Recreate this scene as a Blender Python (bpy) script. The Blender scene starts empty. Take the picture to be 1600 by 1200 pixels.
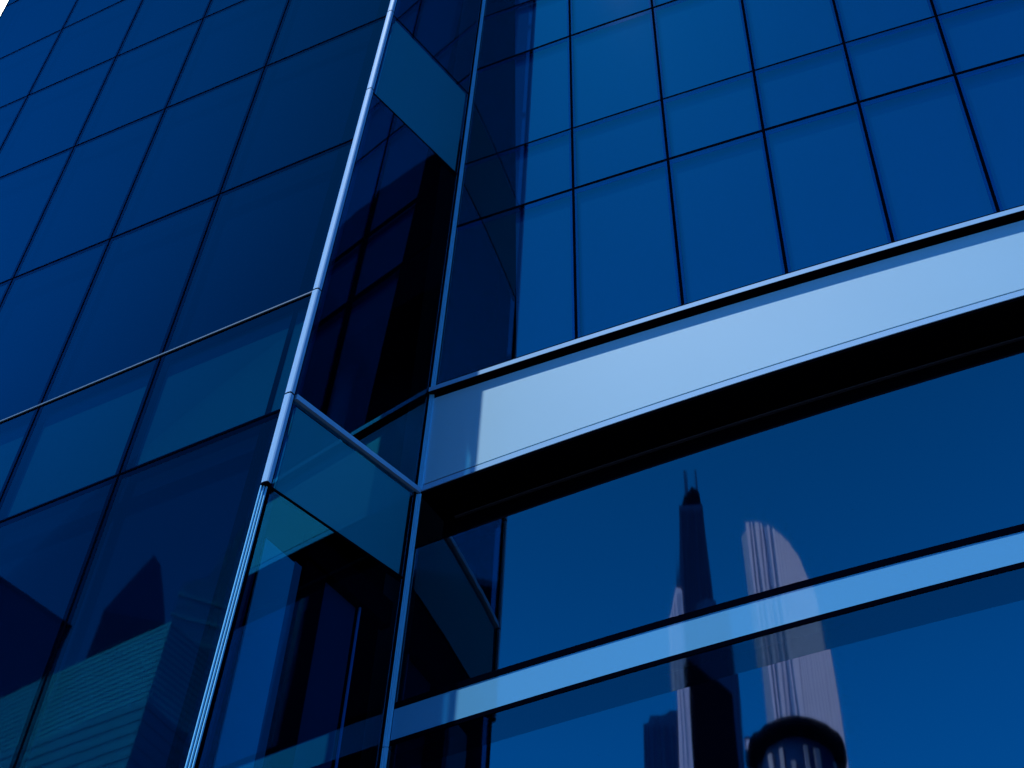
import bpy, math, random
import numpy as np
from mathutils import Vector, Matrix
random.seed(7)
sc = bpy.context.scene
R = math.radians
EYE = 1.6
# ------------------------------------------------------------------ camera
PITCH, ROLL, FPX = 0.8164718810, 0.0523588020, 2006.975
cp, sp = math.cos(PITCH), math.sin(PITCH)
Fv = Vector((0, cp, sp)); R0 = Vector((1, 0, 0)); U0 = Vector((0, -sp, cp))
cr, sr = math.cos(ROLL), math.sin(ROLL)
Rv_ = cr*R0 + sr*U0; Uv_ = -sr*R0 + cr*U0
cam_d = bpy.data.cameras.new("camera"); cam = bpy.data.objects.new("camera", cam_d)
sc.collection.objects.link(cam); sc.camera = cam
M = Matrix.Identity(4)
for i in range(3):
    M[i][0] = Rv_[i]; M[i][1] = Uv_[i]; M[i][2] = -Fv[i]
M[0][3], M[1][3], M[2][3] = 0, 0, EYE
cam.matrix_world = M
cam_d.sensor_width = 36; cam_d.lens = FPX/1600*36
cam_d.clip_start = 0.1; cam_d.clip_end = 6000
# ------------------------------------------------------------------ world
SUN_AZ, SUN_EL = 234.0, 69.0
w = bpy.data.worlds.new("World"); sc.world = w; w.use_nodes = True
nt = w.node_tree; nt.nodes.clear(); N = nt.nodes.new; Lk = nt.links.new
out = N('ShaderNodeOutputWorld'); bg = N('ShaderNodeBackground'); sky = N('ShaderNodeTexSky')
sky.sky_type = 'NISHITA'; sky.sun_disc = False
sky.sun_elevation = R(SUN_EL); sky.sun_rotation = R(SUN_AZ); sky.air_density = 1.0; sky.dust_density = 0.3; sky.ozone_density = 3.0
bg.inputs['Strength'].default_value = 0.14
def mth(op, a, b=None, c=None, tree=None):
    n = (tree or nt).nodes.new('ShaderNodeMath'); n.operation = op
    for i, v in enumerate((a, b, c)):
        if v is None: continue
        if isinstance(v, (int, float)): n.inputs[i].default_value = v
        else: (tree or nt).links.new(v, n.inputs[i])
    return n.outputs[0]
tc = N('ShaderNodeTexCoord')
def smooth(v, a, b, lo=0.0, hi=1.0):
    m = N('ShaderNodeMapRange'); m.interpolation_type = 'SMOOTHSTEP'
    m.inputs['From Min'].default_value = a; m.inputs['From Max'].default_value = b
    m.inputs['To Min'].default_value = lo; m.inputs['To Max'].default_value = hi
    Lk(v, m.inputs['Value']); return m.outputs['Result']
def dotdir(az, el):
    d = N('ShaderNodeVectorMath'); d.operation = 'DOT_PRODUCT'
    d.inputs[1].default_value = (math.sin(R(az))*math.cos(R(el)), math.cos(R(az))*math.cos(R(el)), math.sin(R(el)))
    Lk(tc.outputs['Generated'], d.inputs[0]); return d.outputs['Value']
dt = dotdir(-25, 35)
nz = N('ShaderNodeTexNoise'); nz.inputs['Scale'].default_value = 3.0; nz.inputs['Detail'].default_value = 6
Lk(tc.outputs['Generated'], nz.inputs['Vector'])
cl = mth('ADD', dt, mth('MULTIPLY', mth('SUBTRACT', nz.outputs['Fac'], 0.5), 0.12))
cmask = smooth(cl, 0.80, 0.90)
grad = mth('MULTIPLY', smooth(dotdir(-60, 50), 0.86, 0.995, 1.0, 3.6), smooth(dotdir(SUN_AZ, SUN_EL), 0.66, 0.985, 1.0, 0.50))      # polarised sky: deepest blue opposite, paler towards the clouds
tint = N('ShaderNodeMix'); tint.data_type = 'RGBA'; tint.blend_type = 'MULTIPLY'; tint.inputs[0].default_value = 1
Lk(sky.outputs[0], tint.inputs[6]); tint.inputs[7].default_value = (0.01, 0.92, 1.95, 1)
sc_ = N('ShaderNodeVectorMath'); sc_.operation = 'SCALE'; Lk(tint.outputs[2], sc_.inputs[0]); Lk(grad, sc_.inputs['Scale'])
mx = N('ShaderNodeMix'); mx.data_type = 'RGBA'; Lk(cmask, mx.inputs[0]); Lk(sc_.outputs[0], mx.inputs[6])
mx.inputs[7].default_value = (58.0, 58.0, 64.0, 1)
Lk(mx.outputs[2], bg.inputs['Color']); Lk(bg.outputs[0], out.inputs[0])
# ------------------------------------------------------------------ sun
sd = bpy.data.lights.new("sun", 'SUN'); sd.energy = 5.0; sd.angle = R(0.5); sd.color = (1.0, 0.97, 0.93)
sd.color = (0.97, 0.98, 1.0)
so = bpy.data.objects.new("sun", sd); sc.collection.objects.link(so)
sdir = Vector((math.sin(R(SUN_AZ))*math.cos(R(SUN_EL)), math.cos(R(SUN_AZ))*math.cos(R(SUN_EL)), math.sin(R(SUN_EL))))
so.rotation_euler = sdir.to_track_quat('Z', 'Y').to_euler(); so.location = sdir*200
sc.view_settings.view_transform = 'Standard'; sc.view_settings.look = 'None'; sc.view_settings.exposure = 0.0; sc.view_settings.gamma = 1.0
sc.cycles.max_bounces = 14; sc.cycles.glossy_bounces = 10; sc.cycles.transparent_max_bounces = 16; sc.cycles.diffuse_bounces = 3
sc.cycles.caustics_reflective = False; sc.cycles.caustics_refractive = False
# ------------------------------------------------------------------ materials
def newmat(name):
    m = bpy.data.materials.new(name); m.use_nodes = True; t = m.node_tree; t.nodes.clear(); return m, t
def coat_glass(name, fac, gtint, ttint, rough=0.0, wav=0.0, wscale=(0.5, 0.5, 0.5), fres=0.25):
    m, t = newmat(name); n = t.nodes.new; l = t.links.new
    o = n('ShaderNodeOutputMaterial'); mixs = n('ShaderNodeMixShader'); g = n('ShaderNodeBsdfGlossy'); tr = n('ShaderNodeBsdfTransparent')
    g.inputs['Color'].default_value = (*gtint, 1); g.inputs['Roughness'].default_value = rough; tr.inputs['Color'].default_value = (*ttint, 1)
    lw = n('ShaderNodeLayerWeight'); lw.inputs['Blend'].default_value = 0.12
    f = mth('ADD', mth('MULTIPLY', lw.outputs['Fresnel'], fres, tree=t), fac, tree=t)
    # every pane reflects a hair differently
    oi = n('ShaderNodeObjectInfo')
    f = mth('ADD', f, mth('MULTIPLY', mth('SUBTRACT', oi.outputs['Random'], 0.5, tree=t), 0.035, tree=t), tree=t)
    l(f, mixs.inputs[0]); l(tr.outputs[0], mixs.inputs[1]); l(g.outputs[0], mixs.inputs[2]); l(mixs.outputs[0], o.inputs[0])
    if wav:
        c = n('ShaderNodeTexCoord'); mp = n('ShaderNodeMapping'); mp.inputs['Scale'].default_value = wscale; no = n('ShaderNodeTexNoise')
        no.inputs['Scale'].default_value = 1; no.inputs['Detail'].default_value = 2
        b = n('ShaderNodeBump'); b.inputs['Strength'].default_value = 1; b.inputs['Distance'].default_value = wav
        l(c.outputs['Object'], mp.inputs[0]); l(mp.outputs[0], no.inputs['Vector']); l(no.outputs['Fac'], b.inputs['Height']); l(b.outputs[0], g.inputs['Normal'])
    return m
def solid(name, col, rough=0.6, metal=0.0, spec=0.5, var=0.0, scale=1.0, streak=None, bump=0.0, coat=0.0):
    m, t = newmat(name); n = t.nodes.new; l = t.links.new
    o = n('ShaderNodeOutputMaterial'); p = n('ShaderNodeBsdfPrincipled'); l(p.outputs[0], o.inputs[0])
    p.inputs['Base Color'].default_value = (*col, 1); p.inputs['Roughness'].default_value = rough; p.inputs['Metallic'].default_value = metal
    p.inputs['Specular IOR Level'].default_value = spec; p.inputs['Coat Weight'].default_value = coat; p.inputs['Coat Roughness'].default_value = 0.04
    if var or bump:
        c = n('ShaderNodeTexCoord'); mp = n('ShaderNodeMapping'); mp.inputs['Scale'].default_value = streak or (scale,)*3
        no = n('ShaderNodeTexNoise'); no.inputs['Scale'].default_value = 1; no.inputs['Detail'].default_value = 4
        l(c.outputs['Object'], mp.inputs[0]); l(mp.outputs[0], no.inputs['Vector'])
        if var:
            mr = n('ShaderNodeMapRange'); mr.inputs['From Min'].default_value = 0.25; mr.inputs['From Max'].default_value = 0.75
            mr.inputs['To Min'].default_value = 1-var; mr.inputs['To Max'].default_value = 1+var; l(no.outputs['Fac'], mr.inputs['Value'])
            v = n('ShaderNodeVectorMath'); v.operation = 'SCALE'; v.inputs[0].default_value = col; l(mr.outputs[0], v.inputs['Scale']); l(v.outputs[0], p.inputs['Base Color'])
        if bump:
            b = n('ShaderNodeBump'); b.inputs['Strength'].default_value = 1; b.inputs['Distance'].default_value = bump
            l(no.outputs['Fac'], b.inputs['Height']); l(b.outputs[0], p.inputs['Normal'])
    return m
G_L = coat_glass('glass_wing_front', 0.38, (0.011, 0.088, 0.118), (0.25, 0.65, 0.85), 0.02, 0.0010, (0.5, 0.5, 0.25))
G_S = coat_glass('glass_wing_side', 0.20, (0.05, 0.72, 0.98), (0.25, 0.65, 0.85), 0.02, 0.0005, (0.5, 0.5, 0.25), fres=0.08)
G_R = coat_glass('glass_main', 0.29, (0.60, 0.63, 0.70), (0.22, 0.50, 0.70), 0.016, 0.0006, (1.2, 1.2, 0.15), fres=0.16)
G_RL = coat_glass('glass_main_lower', 0.29, (0.60, 0.63, 0.70), (0.22, 0.50, 0.70), 0.022, 0.0009, (2.2, 2.2, 0.12), fres=0.16)
def matte(name, col):
    m, t = newmat(name); o = t.nodes.new('ShaderNodeOutputMaterial'); p = t.nodes.new('ShaderNodeBsdfDiffuse')
    p.inputs['Color'].default_value = (*col, 1); t.links.new(p.outputs[0], o.inputs[0]); return m
JOINT = matte('black_silicone_joint', (0.0006, 0.0012, 0.0045))
INNER = matte('inner_mullion_metal', (0.002, 0.006, 0.02))
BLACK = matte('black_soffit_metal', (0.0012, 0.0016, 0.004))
CORE = solid('dark_interior', (0.0004, 0.0006, 0.0015), 0.9, spec=0.0)
BLIND = solid('blue_blind', (0.03, 0.16, 0.33), 0.9, spec=0.0, var=0.05, streak=(0.7, 0.7, 0.3))
BLINDL = solid('navy_interior_lining', (0.004, 0.02, 0.06), 0.9, spec=0.0, var=0.1, scale=0.3)
PANEL = solid('pale_spandrel', (0.32, 0.56, 0.69), 0.6, spec=0.08, var=0.02, scale=0.35)
def spandrel_glass(name, col, fac, gt=(0.8, 0.85, 0.9)):
    m, t = newmat(name); n = t.nodes.new; l = t.links.new
    o = n('ShaderNodeOutputMaterial'); mixs = n('ShaderNodeMixShader'); g = n('ShaderNodeBsdfGlossy'); p = n('ShaderNodeBsdfDiffuse')
    g.inputs['Color'].default_value = (*gt, 1); g.inputs['Roughness'].default_value = 0.03; p.inputs['Color'].default_value = (*col, 1)
    mixs.inputs[0].default_value = fac; l(p.outputs[0], mixs.inputs[1]); l(g.outputs[0], mixs.inputs[2]); l(mixs.outputs[0], o.inputs[0]); return m
PANELB = spandrel_glass('pale_spandrel_glass', (0.11, 0.36, 0.56), 0.11)
G_LD = coat_glass('glass_wing_shade', 0.22, (0.008, 0.063, 0.098), (0.05, 0.2, 0.3), 0.03)  # darker glass carrying the painted shade along the wing mullions
G_RD = coat_glass('glass_main_dim', 0.17, (0.42, 0.60, 0.68), (0.22, 0.60, 0.92), 0.03)  # less reflective glass; along the mullions it imitates shade
TEAL = solid('teal_spandrel', (0.03, 0.23, 0.29), 0.7, spec=0.0, var=0.04, scale=0.3)
TEALS = spandrel_glass('teal_side_spandrel', (0.012, 0.23, 0.31), 0.05, (0.1, 0.6, 0.85))
TRIM = solid('pale_aluminium', (0.26, 0.50, 0.72), 0.6, spec=0.08, var=0.03, streak=(2, 2, 0.4))
RIB = solid('ribbed_aluminium', (0.22, 0.66, 0.92), 0.35, var=0.06, streak=(8, 8, 0.2))
WALL = solid('dark_wall', (0.03, 0.04, 0.06), 0.7, var=0.1, scale=0.3)
# ------------------------------------------------------------------ surfaces of the two facades (metres above the eye = h)
C0 = np.array([-1.6570414, 17.92356588]); vS = np.array([0.57039596, 0.82136986]); vL = np.array([-0.88204791, 0.47115973])
K, AR = -0.017032479562591893, 2.1460120484
mC, cC, mA, cA = 0.015146786, -0.204783463, -0.025521729, 3.97140833
def v3(a, z=0.0): return np.array([a[0], a[1], z])
def Ls(s, h): return v3(C0-vS*(mA*h+cA)+vL*s, h)
def Ss(s, h): return v3(C0-vS*s, h)
def Rs(s, h):
    o = vS*(mC*h+cC)
    if s <= 26:
        x = C0[0]+(-math.cos(AR+K*s)+math.cos(AR))/K; y = C0[1]+(math.sin(AR+K*s)-math.sin(AR))/K
    else:
        a = AR+K*26; x = C0[0]+(-math.cos(a)+math.cos(AR))/K+(s-26)*math.sin(a); y = C0[1]+(math.sin(a)-math.sin(AR))/K+(s-26)*math.cos(a)
    return np.array([x+o[0], y+o[1], h])
def sC(h): return -(mC*h+cC)        # corner position along the side wall
def sA(h): return mA*h+cA
def nrm(fn, s, h):
    a = fn(s+1e-3, h)-fn(s, h); b = fn(s, h+1e-3)-fn(s, h); n = np.cross(a, b); n /= np.linalg.norm(n)
    return -n if n @ fn(s, h) > 0 else n
def const(v): return (lambda x: v) if isinstance(v, (int, float)) else v
def sh(u0, u1, v0, v1, t, q):
    s, h = 5.0, 18.0
    for _ in range(6):
        a, b = v0(s), v1(s); h = a+(b-a)*q; a, b = u0(h), u1(h); s = a+(b-a)*t
    return s, h
def link(name, verts, faces, mat, parent=None, smooth=None):
    me = bpy.data.meshes.new(name); me.from_pydata([tuple(map(float, v)) for v in verts], [], faces); me.materials.append(mat)
    if smooth:
        for i in smooth: me.polygons[i].use_smooth = True
    me.update(); o = bpy.data.objects.new(name, me); sc.collection.objects.link(o)
    if parent: o.parent = parent; o.matrix_parent_inverse = parent.matrix_world.inverted()
    return o
def slabdata(fn, u0, u1, v0, v1, o0, o1, ns=1, nh=1, back=True, prof=None):
    """solid plate lying on a facade surface between offsets o0 (inside) and o1 (outside)"""
    u0, u1, v0, v1 = map(const, (u0, u1, v0, v1)); V = []; F = []; S = []
    def grid(off):
        b = len(V)
        for i in range(ns+1):
            for j in range(nh+1):
                s, h = sh(u0, u1, v0, v1, i/ns, j/nh); V.append(fn(s, h)+nrm(fn, s, h)*off+np.array([0, 0, EYE]))
        return b
    f = grid(o1)
    for i in range(ns):
        for j in range(nh):
            a = f+i*(nh+1)+j; F.append((a, a+nh+1, a+nh+2, a+1)); S.append(len(F)-1)
    k = grid(o0)
    if back:
        for i in range(ns):
            for j in range(nh):
                a = k+i*(nh+1)+j; F.append((a, a+1, a+nh+2, a+nh+1))
    ring = [(i, 0) for i in range(ns)]+[(ns, j) for j in range(nh)]+[(i, nh) for i in range(ns, 0, -1)]+[(0, j) for j in range(nh, 0, -1)]
    b1 = len(V)
    for (i, j) in ring: V.append(V[f+i*(nh+1)+j].copy())
    b2 = len(V)
    for (i, j) in ring: V.append(V[k+i*(nh+1)+j].copy())
    m = len(ring)
    for q in range(m): F.append((b1+q, b2+q, b2+(q+1) % m, b1+(q+1) % m))
    return V, F, S
def slab(name, mat, parent, fn, u0, u1, v0, v1, o0, o1, ns=1, nh=1, back=True):
    V, F, S = slabdata(fn, u0, u1, v0, v1, o0, o1, ns, nh, back)
    return link(name, V, F, mat, parent, S if fn is Rs else None)
def thing(name, label, cat, loc=(0, 0, 0), group=None):
    o = bpy.data.objects.new(name, None); sc.collection.objects.link(o); o.location = loc; o['label'] = label; o['category'] = cat
    if group: o['group'] = group
    bpy.context.view_layer.update(); return o
# ------------------------------------------------------------------ ground
def sheet(name, mat, pts, z):
    o = link(name, [(x, y, z) for x, y in pts], [tuple(range(len(pts)))], mat); o['kind'] = 'structure'; return o
ASPH = solid('asphalt', (0.05, 0.05, 0.052), 0.85, var=0.2, scale=1.5)
PAVE = solid('paving', (0.055, 0.06, 0.07), 0.8, var=0.12, scale=0.8)
sheet('ground', PAVE, [(-3000, -3000), (3000, -3000), (3000, 3000), (-3000, 3000)], 0.0)
sheet('road', ASPH, [(-400, -26), (400, -26), (400, -12), (-400, -12)], 0.004)
# ================================================================== MAIN CURVED BUILDING
TOP = 62.0
main = thing('curved_office_building', 'gently bowed glass building with a bright pale blue band, set back beside the projecting wing', 'building', (3, 22, 0))
def poly(c, lim=13.0):
    c = list(c)+[0]*(3-len(c))
    def f(s):
        q = min(s, lim); return c[0]+c[1]*q+c[2]*q*q+(s-q)*0.02
    return f
hb = poly((31.93, -0.262, 0.0098)); ha = lambda s: hb(s)+3.17-0.08*s if s < 13 else hb(s)+2.13
hc = poly((27.13856, -0.23894, 0.01085)); hd = poly((24.46969, -0.21037, 0.00994)); he = poly((18.72071, -0.1064, 0.00709))
hf = poly((16.0222, -0.01877, 0.00461)); hg = poly((14.65769, -0.00267, 0.00439)); hh = poly((11.33338, 0.01873, 0.00196)); hi = poly((10.70693, 0.01947, 0.00259))
rows = [he, hd, hc, hb, ha]
base = ha
for dz in (5.6, 8.9, 14.9, 18.3, 24.4, 27.0): rows.append((lambda dz: (lambda s: ha(s)+dz*(1-0.004*min(s, 13))))(dz))
cols = [(3.70764, -0.0225), (5.66744, -0.01061), (7.22106, 0.01281), (8.89595, 0.02598), (10.34491, 0.04604)]
for k in range(6): cols.append((cols[-1][0]+1.62, cols[-1][1]+0.010))
RC = lambda h: 0.0
def colf(i): 
    a, b = cols[i]; return lambda h: a+b*min(h, 40)
REND = lambda h: cols[-1][0]+cols[-1][1]*min(h, 40)
cf = [lambda h: 0.015]+[colf(i) for i in range(len(cols))]
def plus(f, d): return lambda x: f(x)+d
CE = lambda h: max(0.6, 2.86-0.0505*h)      # edge of the added dark backing, set along the mirrored wing edge
# panes of the upper storeys
for ri in range(len(rows)-1):
    for ci in range(len(cf)-1):
        v0 = plus(rows[ri], 0.24 if ri == 0 else 0.0)
        slab('window_pane', G_R, main, Rs, cf[ci], cf[ci+1], v0, rows[ri+1], -0.012, 0.0, 5, 1, back=False)
for ri in range(1, len(rows)):
    wd = 0.075 if ri in (1, 3, 5) else 0.045
    slab('horizontal_mullion', JOINT, main, Rs, 0.02, REND, plus(rows[ri], -wd/2), plus(rows[ri], wd/2), -0.075, 0.009, 30, 1)
    slab('mullion_shade_strip', G_RD, main, Rs, 0.02, REND, plus(rows[ri], -wd/2-0.19), plus(rows[ri], -wd/2), -0.003, 0.002, 40, 1)  # dim glass strip painted in for the shade under each mullion
for ci in range(1, len(cf)-1):
    slab('vertical_mullion', JOINT, main, Rs, plus(cf[ci], -0.030), plus(cf[ci], 0.030), plus(he, 0.17), rows[-1], -0.06, 0.007, 1, 6)
    slab('mullion_shade_strip', G_RD, main, Rs, plus(cf[ci], -0.085), plus(cf[ci], 0.085), plus(he, 0.26), rows[-1], -0.003, 0.0035, 1, 6)  # soft dark halo beside the mullion, put in as dimmer glass
    slab('inner_mullion', INNER, main, Rs, plus(cf[ci], -0.075), plus(cf[ci], 0.075), plus(he, 0.25), rows[-1], -0.085, -0.062, 1, 6)
slab('corner_dark_backing', CORE, main, Rs, 0.02, CE, plus(he, 0.0), rows[-1], -0.155, -0.10, 2, 6)  # black backing added so the mirrored strip by the corner reads dark
slab('interior_blind', BLIND, main, Rs, plus(CE, 0.005), REND, plus(he, 0.0), rows[-1], -0.16, -0.10, 30, 6)
# bright band with its ledges
slab('top_gap_frame', JOINT, main, Rs, 0.02, REND, plus(he, 0.062), plus(he, 0.245), -0.09, 0.012, 40, 1)
slab('ledge', TRIM, main, Rs, 0.02, REND, plus(he, -0.06), plus(he, 0.06), -0.06, 0.135, 40, 1)
slab('ledge_soffit', JOINT, main, Rs, 0.02, REND, plus(he, -0.078), plus(he, -0.062), -0.06, 0.13, 40, 1)  # near-black plate darkens the underside in place of shade
slab('ledge_shade_strip', JOINT, main, Rs, 0.02, REND, plus(he, -0.155), plus(he, -0.08), -0.06, 0.003, 40, 1)  # black strip imitating the shaded underside of the ledge
slab('spandrel_panel', PANEL, main, Rs, 0.10, REND, plus(hf, 0.172), plus(he, -0.157), -0.06, 0.0, 40, 1)
slab('band_side_frame', RIB, main, Rs, 0.02, 0.097, plus(hf, 0.160), plus(he, -0.157), -0.06, 0.02, 1, 1)
slab('ledge', TRIM, main, Rs, 0.02, REND, plus(hf, 0.0), plus(hf, 0.128), -0.10, 0.012, 40, 1)
slab('band_joint', JOINT, main, Rs, 0.02, REND, plus(hf, 0.128), plus(hf, 0.170), -0.10, -0.02, 40, 1)
# dark recess under the band
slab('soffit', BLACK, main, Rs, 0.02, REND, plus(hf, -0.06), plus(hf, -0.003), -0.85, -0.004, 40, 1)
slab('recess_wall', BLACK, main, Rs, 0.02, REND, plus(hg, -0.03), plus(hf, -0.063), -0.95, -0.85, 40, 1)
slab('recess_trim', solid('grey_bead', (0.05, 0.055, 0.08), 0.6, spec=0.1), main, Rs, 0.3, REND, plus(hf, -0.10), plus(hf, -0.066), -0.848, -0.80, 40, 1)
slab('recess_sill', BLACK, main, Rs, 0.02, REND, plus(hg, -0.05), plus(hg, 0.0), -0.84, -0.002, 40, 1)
# lower glazing
slab('window_pane', G_RL, main, Rs, 0.015, REND, plus(hh, 0.05), plus(hg, -0.053), -0.014, 0.0, 60, 1, back=False)
slab('band_frame', JOINT, main, Rs, 0.02, REND, plus(hh, -0.04), plus(hh, 0.075), -0.12, 0.012, 40, 1)
slab('lower_spandrel_panel', PANELB, main, Rs, 0.09, REND, plus(hi, 0.012), plus(hh, -0.042), -0.075, 0.0, 60, 1)
slab('band_frame', JOINT, main, Rs, 0.02, REND, plus(hi, -0.075), plus(hi, 0.008), -0.24, 0.012, 40, 1)
slab('window_pane', G_RL, main, Rs, 0.015, REND, -EYE+0.3, plus(hi, -0.58), -0.014, 0.0, 60, 1, back=False)
slab('dark_glass_strip', G_RD, main, Rs, 0.015, REND, plus(hi, -0.58), plus(hi, -0.077), -0.014, 0.0, 60, 1, back=False)  # darker, less reflective glass below the lower band
slab('interior_wall', CORE, main, Rs, 0.02, REND, plus(hh, 0.08), plus(hg, -0.06), -0.32, -0.27, 30, 1)
slab('interior_wall', CORE, main, Rs, 0.02, REND, -EYE+0.3, plus(hh, -0.05), -0.32, -0.26, 30, 1)
slab('plinth', WALL, main, Rs, 0.02, REND, -EYE, -EYE+0.3, -0.4, 0.03, 30, 1)
# outer body behind the facade
def body(name, mat, parent, front, back_, z0, z1):
    P = list(front)+list(back_); n = len(P); V = [(x, y, z0) for x, y in P]+[(x, y, z1) for x, y in P]
    F = [tuple(range(n-1, -1, -1)), tuple(range(n, 2*n))]+[(i, (i+1) % n, n+(i+1) % n, n+i) for i in range(n)]
    return link(name, V, F, mat, parent)
fr = []
for i in range(21):
    s = 0.4+(REND(30)-0.4)*i/20; p = Rs(s, 62) if False else Rs(s, 14); n_ = nrm(Rs, s, 14); fr.append((p[0]-n_[0]*1.6+vS[0]*0.8, p[1]-n_[1]*1.6+vS[1]*0.8))
bk = [(fr[-1][0]+vS[0]*22, fr[-1][1]+vS[1]*22), (fr[0][0]+vS[0]*30, fr[0][1]+vS[1]*30)]
body('rear_wall', WALL, main, fr, bk, 0, TOP+1)
slab('end_wall', WALL, main, Rs, REND, plus(REND, 0.3), -EYE, rows[-1], -2.6, 0.02, 1, 6)
# ================================================================== PROJECTING WING
wing = thing('projecting_glass_wing', 'dark blue glass wing projecting on the left, with a bright rounded corner trim', 'building', (-6, 15, 0))
lb = lambda s: 34.90+0.075*s; la = lambda s: 40.6+0.035*s
lc = lambda s: 29.42638+0.06398*s; ld = lambda s: 23.58578+0.01552*s; le = lambda s: 18.23095-0.06002*s; lf = lambda s: 15.06837-0.07411*s
lrows = [lambda s: -EYE+0.4, lambda s: 9.1-0.075*s+2.0-7.0, lf, le, ld, lc, lb, la, lambda s: 47.3+0.02*s, lambda s: 54.0, lambda s: 60.5]
lcols = [(0.0, 0.0), (2.97395, 0.02696), (5.39407, 0.0544), (7.50137, 0.08968), (9.99305, 0.12117), (11.85976, 0.18055)]
def lcf(i):
    a, b = lcols[i]; return lambda h: a+b*h
LEND = lambda h: lcols[-1][0]+lcols[-1][1]*h     # leaning outer edge of the wing
lc_ = [lambda h: 0.10]+[lcf(i) for i in range(1, 6)]
LE2 = lambda h: lcf(5)(h)
for ri in range(len(lrows)-1):
    for ci in range(5):
        slab('window_pane', G_L, wing, Ls, lc_[ci], lc_[ci+1], plus(lrows[ri], 0), lrows[ri+1], -0.012, 0.0, 1, 1, back=False)
for ri in range(1, len(lrows)-1):
    if ri == 3: continue
    slab('horizontal_mullion', JOINT, wing, Ls, 0.08, LEND, plus(lrows[ri], -0.025), plus(lrows[ri], 0.025), -0.10, 0.009, 6, 1)
    slab('mullion_shade_strip', G_LD, wing, Ls, 0.10, LEND, plus(lrows[ri], -0.15), plus(lrows[ri], 0.06), -0.003, 0.002, 6, 1)  # shade around the wing transoms, imitated by darker glass
for ci in range(1, 5):
    slab('vertical_mullion', JOINT, wing, Ls, plus(lc_[ci], -0.022), plus(lc_[ci], 0.022), -EYE+0.4, 60.5, -0.06, 0.007, 1, 8)
    slab('mullion_shade_strip', G_LD, wing, Ls, plus(lc_[ci], -0.10), plus(lc_[ci], 0.10), -EYE+0.4, 60.5, -0.003, 0.0035, 1, 8)  # shade halo of the upright, built as a darker glass strip
    slab('inner_mullion', INNER, wing, Ls, plus(lc_[ci], -0.09), plus(lc_[ci], 0.09), -EYE+0.4, 60.5, -0.10, -0.062, 1, 8)
slab('inner_mullion', INNER, wing, Ls, plus(LEND, -0.75), plus(LEND, -0.66), -EYE+0.4, 60.5, -0.10, -0.03, 1, 8)
slab('vertical_mullion', JOINT, wing, Ls, plus(LEND, 0), plus(LEND, 0.06), -EYE+0.4, 60.5, -0.15, 0.012, 1, 8)
slab('ledge', solid('dull_steel_rail', (0.10, 0.19, 0.26), 0.5, spec=0.2), wing, Ls, 0.08, LEND, plus(le, -0.010), plus(le, 0.022), -0.05, 0.030, 6, 1)
slab('horizontal_mullion', JOINT, wing, Ls, 0.08, LEND, plus(le, -0.055), plus(le, -0.014), -0.12, 0.010, 6, 1)
slab('inner_transom', INNER, wing, Ls, 0.08, LEND, plus(le, -0.15), plus(le, 0.20), -0.12, -0.06, 6, 1)
for ci in range(5):
    slab('spandrel_panel', TEAL, wing, Ls, plus(lc_[ci], 0.10), plus(lc_[ci+1], -0.10), plus(lf, 0.20), plus(le, -0.06), -0.22, -0.17, 1, 1)
slab('core_wall', BLINDL, wing, Ls, 0.06, plus(LEND, -0.05), -EYE, 60.5, -0.32, -0.26, 4, 4)
slab('edge_return', CORE, wing, Ls, plus(LEND, -0.06), plus(LEND, -0.01), -EYE, 60.5, -0.40, -0.02, 1, 4)
slab('plinth', WALL, wing, Ls, 0.0, LEND, -EYE, -EYE+0.4, -0.5, 0.02, 4, 1)
# side wall of the wing
sa = lambda s: 30.45615-0.29224*s; sb = lambda s: 26.55037-0.27723*s; scc = lambda s: 16.02151-0.17382*s; sd_ = lambda s: 13.92073-0.16117*s
srows = [lambda s: -EYE+0.4, sd_, scc, sb, sa, lambda s: 42.3-0.33*s, lambda s: 46.4-0.33*s, lambda s: 60.5]
S1 = lambda h: sA(h)-0.10
S0 = lambda h: sC(h)+0.02
for ri in range(len(srows)-1):
    slab('side_pane', G_S, wing, Ss, S0, S1, srows[ri], srows[ri+1], -0.012, 0.0, 1, 2, back=False)
for ri in (1, 3, 4, 5, 6):
    slab('side_mullion', JOINT, wing, Ss, S0, S1, plus(srows[ri], -0.024), plus(srows[ri], 0.024), -0.10, 0.006, 1, 1)
slab('side_ledge', TRIM, wing, Ss, S0, S1, plus(scc, -0.055), plus(scc, 0.055), -0.06, 0.07, 1, 1)
for (a, b) in ((sd_, scc), (sb, sa), (srows[5], srows[6])):
    slab('side_spandrel_panel', TEALS, wing, Ss, plus(S0, 0.22), plus(S1, -0.10), plus(a, 0.03), plus(b, -0.16), -0.05, 0.003, 1, 1)
slab('side_core_wall', CORE, wing, Ss, 0.0, plus(S1, 0.02), -EYE, 60.5, -0.60, -0.50, 1, 4)
slab('side_corner_mullion', JOINT, wing, Ss, plus(S0, 0.0), plus(S0, 0.10), -EYE+0.4, 60.5, -0.05, 0.012, 1, 6)
slab('side_corner_mullion', JOINT, wing, Ss, plus(S1, -0.0), plus(S1, 0.05), -EYE+0.4, 60.5, -0.05, 0.012, 1, 6)
slab('blue_patch_plate', matte('bright_blue_patch', (0.03, 0.66, 0.70)), wing, Ss, 2.42, 3.12, -EYE+0.45, 12.75, -0.33, -0.30, 1, 2)  # blue plate added behind the side glass to imitate its bright sky patch
slab('patch_edge_plate', matte('dim_blue_patch_edge', (0.01, 0.20, 0.26)), wing, Ss, 2.24, 2.41, -EYE+0.45, 12.80, -0.34, -0.31, 1, 2)  # dimmer border of the added blue patch
slab('interior_column', JOINT, wing, Ss, 1.70, 2.20, -EYE+0.45, 12.95, -0.36, -0.26, 1, 2)
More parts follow.
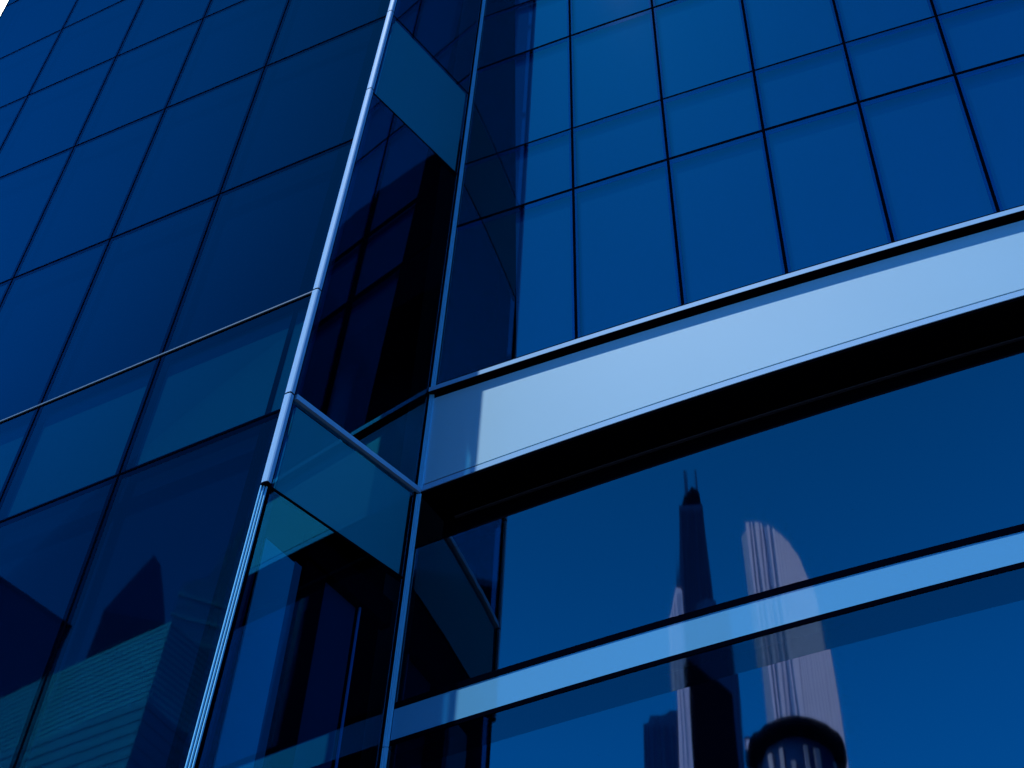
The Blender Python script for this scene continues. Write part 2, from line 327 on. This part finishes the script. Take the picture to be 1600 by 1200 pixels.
slab('interior_beam', JOINT, wing, Ss, 0.05, 2.25, 12.98, 13.50, -0.40, -0.20, 1, 1)
slab('interior_lining', matte('deep_blue_lining', (0.002, 0.07, 0.13)), wing, Ss, 0.80, 1.66, -EYE+0.45, 12.95, -0.40, -0.36, 1, 2)
slab('interior_rail', matte('pale_blue_rail', (0.02, 0.35, 0.62)), wing, Ss, 0.735, 0.765, -EYE+0.45, 12.97, -0.32, -0.29, 1, 2)
# corner trims: swept profiles along the two corner lines
def sweep(name, mat, parent, path, prof, closed=True):
    V = []; F = []; n = len(prof(path[0]))
    for p in path: V += list(prof(p))
    for i in range(len(path)-1):
        for k in range(n if closed else n-1):
            a = i*n+k; b = i*n+(k+1) % n; F.append((a, b, b+n, a+n))
    F.append(tuple(range(n-1, -1, -1))); F.append(tuple(range((len(path)-1)*n, len(path)*n)))
    return link(name, V, F, mat, parent)
def cornerA(h): return Ls(0, h)+np.array([0, 0, EYE])
nL = nrm(Ls, 5, 20); nSd = nrm(Ss, 1, 20)
def profA(inset=0.0):
    # flat cover strip with eased edges, wrapping the front corner
    pts = [(0.075, 0.02), (0.078, -0.035), (0.062, -0.052), (0.010, -0.060), (-0.045, -0.055), (-0.062, -0.038), (-0.062, 0.03), (0.0, 0.03)]
    def f(h):
        c = cornerA(h); e1 = v3(vL); e2 = v3(vS)
        return [c+e1*(u-math.copysign(inset, u))+e2*(v-math.copysign(inset, v)) for u, v in pts]
    return f
def hseam(pxh): return pxh
seams = [-EYE+0.4, None]
# seam heights where the trim is jointed (metres above eye)
SEAM = [sd_(sA(13.3)), scc(sA(15.4)), le(0), sb(sA(25.7)), sa(sA(29.5)), 41.0, 45.2, 60.5]
for a, b in zip(SEAM[:-1], SEAM[1:]):
    sweep('corner_trim', TRIM, wing, [a+0.02, b-0.02], profA(0.0))
for a in SEAM[:-1]:
    sweep('trim_joint', JOINT, wing, [a-0.02, a+0.02], profA(0.006))
def rib(parent, base_fn, e1, e2, u, v, wu, wv, h0, h1, mat, name='corner_rib'):
    def f(h):
        c = base_fn(h)+e1*u+e2*v; return [c, c+e1*wu, c+e1*wu+e2*wv, c+e2*wv]
    return sweep(name, mat, parent, list(np.linspace(h0, h1, 8)), f)
e1, e2 = v3(vL), v3(vS)
for k in range(3):
    rib(wing, cornerA, e1, e2, 0.004+0.028*k, 0.06-0.028*k-0.04, 0.017, 0.022, -EYE+0.4, SEAM[0]-0.02, RIB)
rib(wing, cornerA, e1, e2, 0.02, 0.05, 0.06, 0.05, -EYE+0.4, SEAM[0]-0.02, JOINT, 'corner_post')
# inner corner trim
def cornerC(h): return Rs(0, h)+np.array([0, 0, EYE])
eR = v3([math.sin(AR), math.cos(AR)])
for k, (u, wd) in enumerate(((0.0, 0.045), (0.055, 0.028), (0.092, 0.022))):
    rib(main, cornerC, -v3(vS), eR, 0.02, u-0.02, 0.05-0.012*k, wd, hi(0)-0.1, hf(0)-0.1, RIB)
    rib(main, cornerC, -v3(vS), eR, 0.02, u-0.02, 0.05-0.012*k, wd, hf(0)+0.01, he(0)-0.02, RIB)
    rib(main, cornerC, -v3(vS), eR, 0.02, u-0.02, 0.05-0.012*k, wd, he(0)+0.06, 60, RIB)
    rib(main, cornerC, -v3(vS), eR, 0.02, u-0.02, 0.05-0.012*k, wd, -EYE, hi(0)-0.12, RIB)
# closing walls of the wing
q0 = [Ls(0.45, 14)-nL*0.7+e2*0.0, Ls(17, 50)-nL*0.7]
body('rear_wall', WALL, wing, [(Ls(1.5, 14)+e2*2.9)[:2], (Ls(13, 14)+e2*2.9)[:2]], [(Ls(13, 14)+e2*22)[:2], (Ls(1.5, 14)+e2*22)[:2]], 0, TOP)
# ================================================================== CITY BEHIND THE CAMERA (seen in the glass)
CITY = 'towers across the street, seen mirrored in the glass'
def frame_at(cx, cy, daz):
    hz = np.array([math.sin(R(daz)), math.cos(R(daz))]); ux = np.array([-hz[1], hz[0]]); return np.array([cx, cy]), hz, ux
def extr(name, mat, parent, fr_, pts, d0, d1):
    """profile (u,z) in the plane facing the glass building, extruded away from it"""
    c, hz, ux = fr_; V = []
    for dd in (d0, d1):
        for (u, z) in pts: p = c+ux*u+hz*dd; V.append((p[0], p[1], z))
    n = len(pts); F = [tuple(range(n)), tuple(range(2*n-1, n-1, -1))]+[(i, i+n, (i+1) % n+n, (i+1) % n) for i in range(n)]
    return link(name, V, F, mat, parent)
STONE = solid('pale_pink_stone', (0.62, 0.68, 0.92), 0.8, var=0.05, scale=0.1, spec=0.05)
TWIN = solid('grey_blue_window_strip', (0.22, 0.38, 0.62), 0.3, var=0.15, streak=(0.3, 0.3, 0.02), spec=0.05)
DKT = solid('dark_tower_cladding', (0.002, 0.030, 0.12), 0.5, var=0.15, streak=(0.5, 0.5, 0.05), spec=0.05)
DKB = matte('near_black_cladding', (0.0008, 0.002, 0.010))
NAVY = solid('navy_cladding', (0.002, 0.045, 0.16), 0.5, var=0.15, streak=(0.6, 0.6, 0.04), spec=0.05)
LOUV = solid('teal_louvre', (0.22, 0.80, 0.99), 0.6, var=0.06, scale=0.3, spec=0.05)
LOUVG = solid('teal_louvre_gap', (0.12, 0.54, 0.84), 0.7, var=0.05, scale=0.3, spec=0.05)
TWIN2 = solid('dark_navy_pier', (0.003, 0.028, 0.10), 0.8, spec=0.05)
# tapered tower with twin masts
f_ = frame_at(-265.9, -253.3, 225.0)
t = thing('tapered_tower', 'dark tapering skyscraper with two thin masts on its roof, mirrored in the lower glass', 'tower', (*f_[0], 0))
extr('shaft', DKT, t, f_, [(-30, 0), (16, 0), (8.5, 330), (7.3, 369), (-8.3, 369), (-11.5, 330)], 0, 26)
extr('crown', DKB, t, f_, [(-6.8, 369.2), (6.0, 369.2), (4.4, 378), (0.5, 381.5), (-4.4, 376)], 2, 22)
for u in (-3.0, 3.0): extr('mast', DKT, t, f_, [(u-0.7, 377), (u+0.7, 377), (u+0.4, 397), (u-0.4, 397)], 8, 9.5)
for k in range(11):
    u = -20+3.4*k
    extr('pier', TWIN2, t, f_, [(u*1.25-1, 0), (u*1.25+0.0, 0), (u*0.5+0.5, 366), (u*0.5, 366)], -0.5, -0.02) if -16 < u*1.0 < 12 else None
# tower with the curved roof
f_ = frame_at(-105.0, -115.8, 219.8)
t = thing('curved_roof_tower', 'pale pinkish ribbed tower with a roof curving down to one side, in the lower glass', 'tower', (*f_[0], 0))
def roof(u):
    return 166.9 if u < -0.3 else 166.9-26*(1-math.sqrt(max(0, 1-((u+0.3)/15.0)**2)))
us = [-3.0]+[-0.3+i*(14.6/16) for i in range(17)]
extr('body', TWIN, t, f_, [(-3.0, 0), (14.3, 0)]+[(u, roof(u)) for u in reversed(us[1:])]+[(-3.0, 164.0)], 0, 12)
edge = -1.4
for (wd, gap, n) in ((0.6, 0.55, 1), (0.5, 0.9, 1), (0.7, 0.35, 1), (0.45, 1.0, 2), (1.1, 0.15, 1), (0.62, 0.10, 14)):
    for _ in range(n):
        if edge+wd > 14.3: break
        extr('pier', STONE, t, f_, [(edge, 0), (edge+wd, 0), (edge+wd, roof(edge+wd)+0.3), (edge, roof(edge)+0.3)], -0.5, -0.02); edge += wd+gap
PIERD = solid('weathered_grey_pier', (0.18, 0.24, 0.36), 0.7, var=0.3, scale=0.5)
# round tower with a disc cap
cx, cy = -55.8, -59.3
t = thing('round_tower', 'round tower under a wide black disc roof, mirrored low in the glass', 'tower', (cx, cy, 0))
def lathe(name, mat, parent, cx, cy, prof, n=48):
    V = []; F = []
    for (r_, z) in prof:
        for i in range(n): a = 2*math.pi*i/n; V.append((cx+r_*math.cos(a), cy+r_*math.sin(a), z))
    m = len(prof)
    for j in range(m-1):
        for i in range(n): F.append((j*n+i, j*n+(i+1) % n, (j+1)*n+(i+1) % n, (j+1)*n+i))
    F.append(tuple(range(n-1, -1, -1))); F.append(tuple(range((m-1)*n, m*n)))
    return link(name, V, F, mat, parent, list(range((m-1)*n)))
lathe('drum', DKT, t, cx, cy, [(5.0, 0), (5.0, 68.9)])
lathe('disc_roof', DKB, t, cx, cy, [(4.9, 68.95), (6.2, 69.2), (6.6, 69.6), (6.6, 70.1), (6.2, 70.4), (2.0, 70.8)])
for i in range(20):
    a = 2*math.pi*i/20
    pts = [(4.95, -0.30), (5.35, -0.30), (5.35, 0.30), (4.95, 0.30)]
    P = [(cx+x*math.cos(a)-y*math.sin(a), cy+x*math.sin(a)+y*math.cos(a)) for x, y in pts]
    body('pier', PIERD, t, P[:2], P[2:], 0, 67.9 if i % 3 else 66.3)
# slim pink tower with a raked top
f_ = frame_at(-172.4, -148.8, 226.8)
t = thing('raked_slim_tower', 'slim pale pinkish tower with a raked point, mirrored beside the tapered dark tower', 'tower', (*f_[0], 0))
extr('body', STONE, t, f_, [(-4.2, 0), (1.6, 0), (1.4, 209.5), (0.4, 211), (-4.0, 201.5)], 0, 8)
for u in (-2.6, -1.0, 0.5): extr('window_strip', TWIN, t, f_, [(u-0.2, 0), (u+0.2, 0), (u+0.2, 203+2.0*(u+2.6)), (u-0.2, 202.4+1.9*(u+2.6))], -0.15, -0.02)
f_ = frame_at(-98.7, -81.2, 226.4)
t = thing('wedge_tower', 'black wedge-topped tower with a roof sloping to one side, mirrored low in the glass', 'tower', (*f_[0], 0))
extr('body', DKB, t, f_, [(-0.9, 0), (8.3, 0), (8.5, 108.8), (0.3, 115.3), (-0.8, 114.0)], 0, 10)
extr('roof_slab', DKT, t, f_, [(8.55, 108.9), (8.8, 109.3), (0.2, 115.9), (0.3, 115.35)], -0.4, 10)
f_ = frame_at(-156.8, -150.2, 224.0)
t = thing('navy_slab_tower', 'flat-topped navy tower just right of the dark tapering one in the lower glass', 'tower', (*f_[0], 0))
extr('body', NAVY, t, f_, [(-5.0, 0), (6.2, 0), (6.2, 195.5), (2.5, 195.5), (2.5, 197.8), (-1.0, 198.8), (-5.0, 197)], 0, 12)
for u in np.arange(-4.2, 6, 1.3): extr('fin', DKT, t, f_, [(u, 0), (u+0.3, 0), (u+0.3, 194.8), (u, 194.8)], -0.3, -0.02)
f_ = frame_at(-198.5, -149.8, 230.5)
t = thing('low_navy_tower', 'squat dark blue block left of the slim pinkish tower in the lower glass', 'tower', (*f_[0], 0))
extr('body', NAVY, t, f_, [(0, 0), (14, 0), (14, 188.5), (10, 188.5), (8, 187), (4, 187), (3, 185), (0, 184.5)], 0, 14)
for u in np.arange(0.8, 13, 1.9): extr('fin', DKT, t, f_, [(u, 0), (u+0.4, 0), (u+0.4, 184), (u, 184)], -0.3, -0.02)
f_ = frame_at(-138.2, -140.2, 222.4)
t = thing('pink_stone_block', 'small sliver of a pinkish stone block mirrored just left of the round tower', 'tower', (*f_[0], 0))
extr('body', STONE, t, f_, [(-0.3, 0), (3.0, 0), (3.0, 146.6), (-0.3, 146.7)], 0, 9)
extr('parapet', DKT, t, f_, [(-0.5, 146.75), (3.2, 146.65), (3.2, 147.1), (-0.5, 147.2)], -0.2, 9)
# louvred building mirrored in the front of the wing
def prism_louvre(name, label, corner, pL, pR, ztop, dz, zlow, mats, cat='building'):
    corner, pL, pR = map(np.array, (corner, pL, pR)); back = pL+(pR-corner)
    t = thing(name, label, cat, (corner[0], corner[1], 0))
    body('wall', mats[1], t, [corner, pL], [back, pR], 0, ztop-0.15)
    z = ztop; k = 0
    while z > zlow:
        e = 0.10; d1 = (corner-pL)/np.linalg.norm(corner-pL); d2 = (corner-pR)/np.linalg.norm(corner-pR)
        body('louvre_blade', mats[0], t, [corner+(d1+d2)*e, pL+d2*e], [back, pR+d1*e], z-0.13, z+dz*0.52-0.13); z -= dz; k += 1
    return t
c1 = np.array([-81.9, -5.6]); dl = np.array([-103.3, 2.0])-c1; dr = np.array([-83.7, -10.5])-c1
prism_louvre('louvred_building', 'teal building clad in fine horizontal louvres, its corner mirrored in the wing front', c1, c1+dl*1.2, c1+dr*3.6, 71.2, 0.62, 34, (LOUV, LOUVG))
c2 = np.array([-74.2, -3.6]); 
prism_louvre('lower_louvred_block', 'plain teal block in front of the louvred building, mirrored at the foot of the wing', c2, c2+(np.array([-85.8, 1.1])-c2)*1.5, c2+(np.array([-76.6, -8.2])-c2)*2.2, 57.6, 1.1, 40, (LOUVG, LOUVG))
a_, b_ = np.array([-124.6, -5.4]), np.array([-121.5, 4.7]); dd = (b_-a_)
t = thing('dark_flat_roofed_block', 'dark navy block with a flat roof edge, mirrored at the wing lower left edge', 'building', (a_[0], a_[1], 0))
body('wall', DKT, t, [a_, a_+dd*3], [a_+dd*3+np.array([-22, -3]), a_+np.array([-22, -3])], 0, 96.6)
body('parapet', DKB, t, [a_+np.array([.2, -.2]), a_+dd*3+np.array([.2, .2])], [a_+dd*3+np.array([-22, -3]), a_+np.array([-22, -3.2])], 96.62, 97.2)
f_ = frame_at(-200.2, -29.7, 256.8)
t = thing('pointed_dark_tower', 'dark tower with a steep pointed roof, mirrored above the louvred building', 'tower', (*f_[0], 0))
extr('shaft', DKB, t, f_, [(-5.2, 0), (6.4, 0), (6.4, 159.5), (-5.2, 158)], 0, 11)
extr('roof', DKT, t, f_, [(-5.3, 158.2), (6.6, 159.7), (2.4, 172.6), (0.2, 175)], -0.1, 11)
f_ = frame_at(-149.5, -23.8, 254.8)
t = thing('stepped_teal_tower', 'pale teal tower stepping up to a raked top, mirrored near the corner trim', 'tower', (*f_[0], 0))
extr('body', LOUVG, t, f_, [(-0.2, 0), (12, 0), (12, 168), (9.2, 158), (3.4, 133.2), (0.0, 130.6)], 0, 12)
for k in range(12): extr('floor_band', LOUV, t, f_, [(-0.3, 128-4*k), (12.1, 128-4*k), (12.1, 128.7-4*k), (-0.3, 128.7-4*k)], -0.2, -0.02)
# dark tower with a cantilevered top straight behind the camera
t = thing('cantilevered_dark_tower', 'near-black tower with overhanging top storeys, mirrored twice in the wing side wall', 'tower', (40, -110, 0))
body('shaft', DKB, t, [(46.8, -103), (18, -103)], [(18, -140), (46.8, -140)], 0, 160.5)
body('overhanging_top', DKB, t, [(66, -101), (18, -86)], [(18, -140), (70, -140)], 161, 205)
lathe('corner_column', DKT, t, 45.5, -102, [(2.2, 0), (2.2, 160.8)], 24)
body('roof_plant_room', DKT, t, [(44, -108), (30, -106)], [(30, -122), (44, -122)], 205, 209)
t = thing('low_black_office_block', 'low near-black office block mirrored dimly beside the inner corner of the lower glass', 'building', (-4, -90, 0))
body('wall', DKB, t, [(9.0, -84), (-15.5, -84)], [(-15.5, -106), (9.0, -106)], 0, 99)
body('parapet', DKT, t, [(9.3, -83.7), (-15.8, -83.7)], [(-15.8, -106.3), (9.3, -106.3)], 99.02, 100)
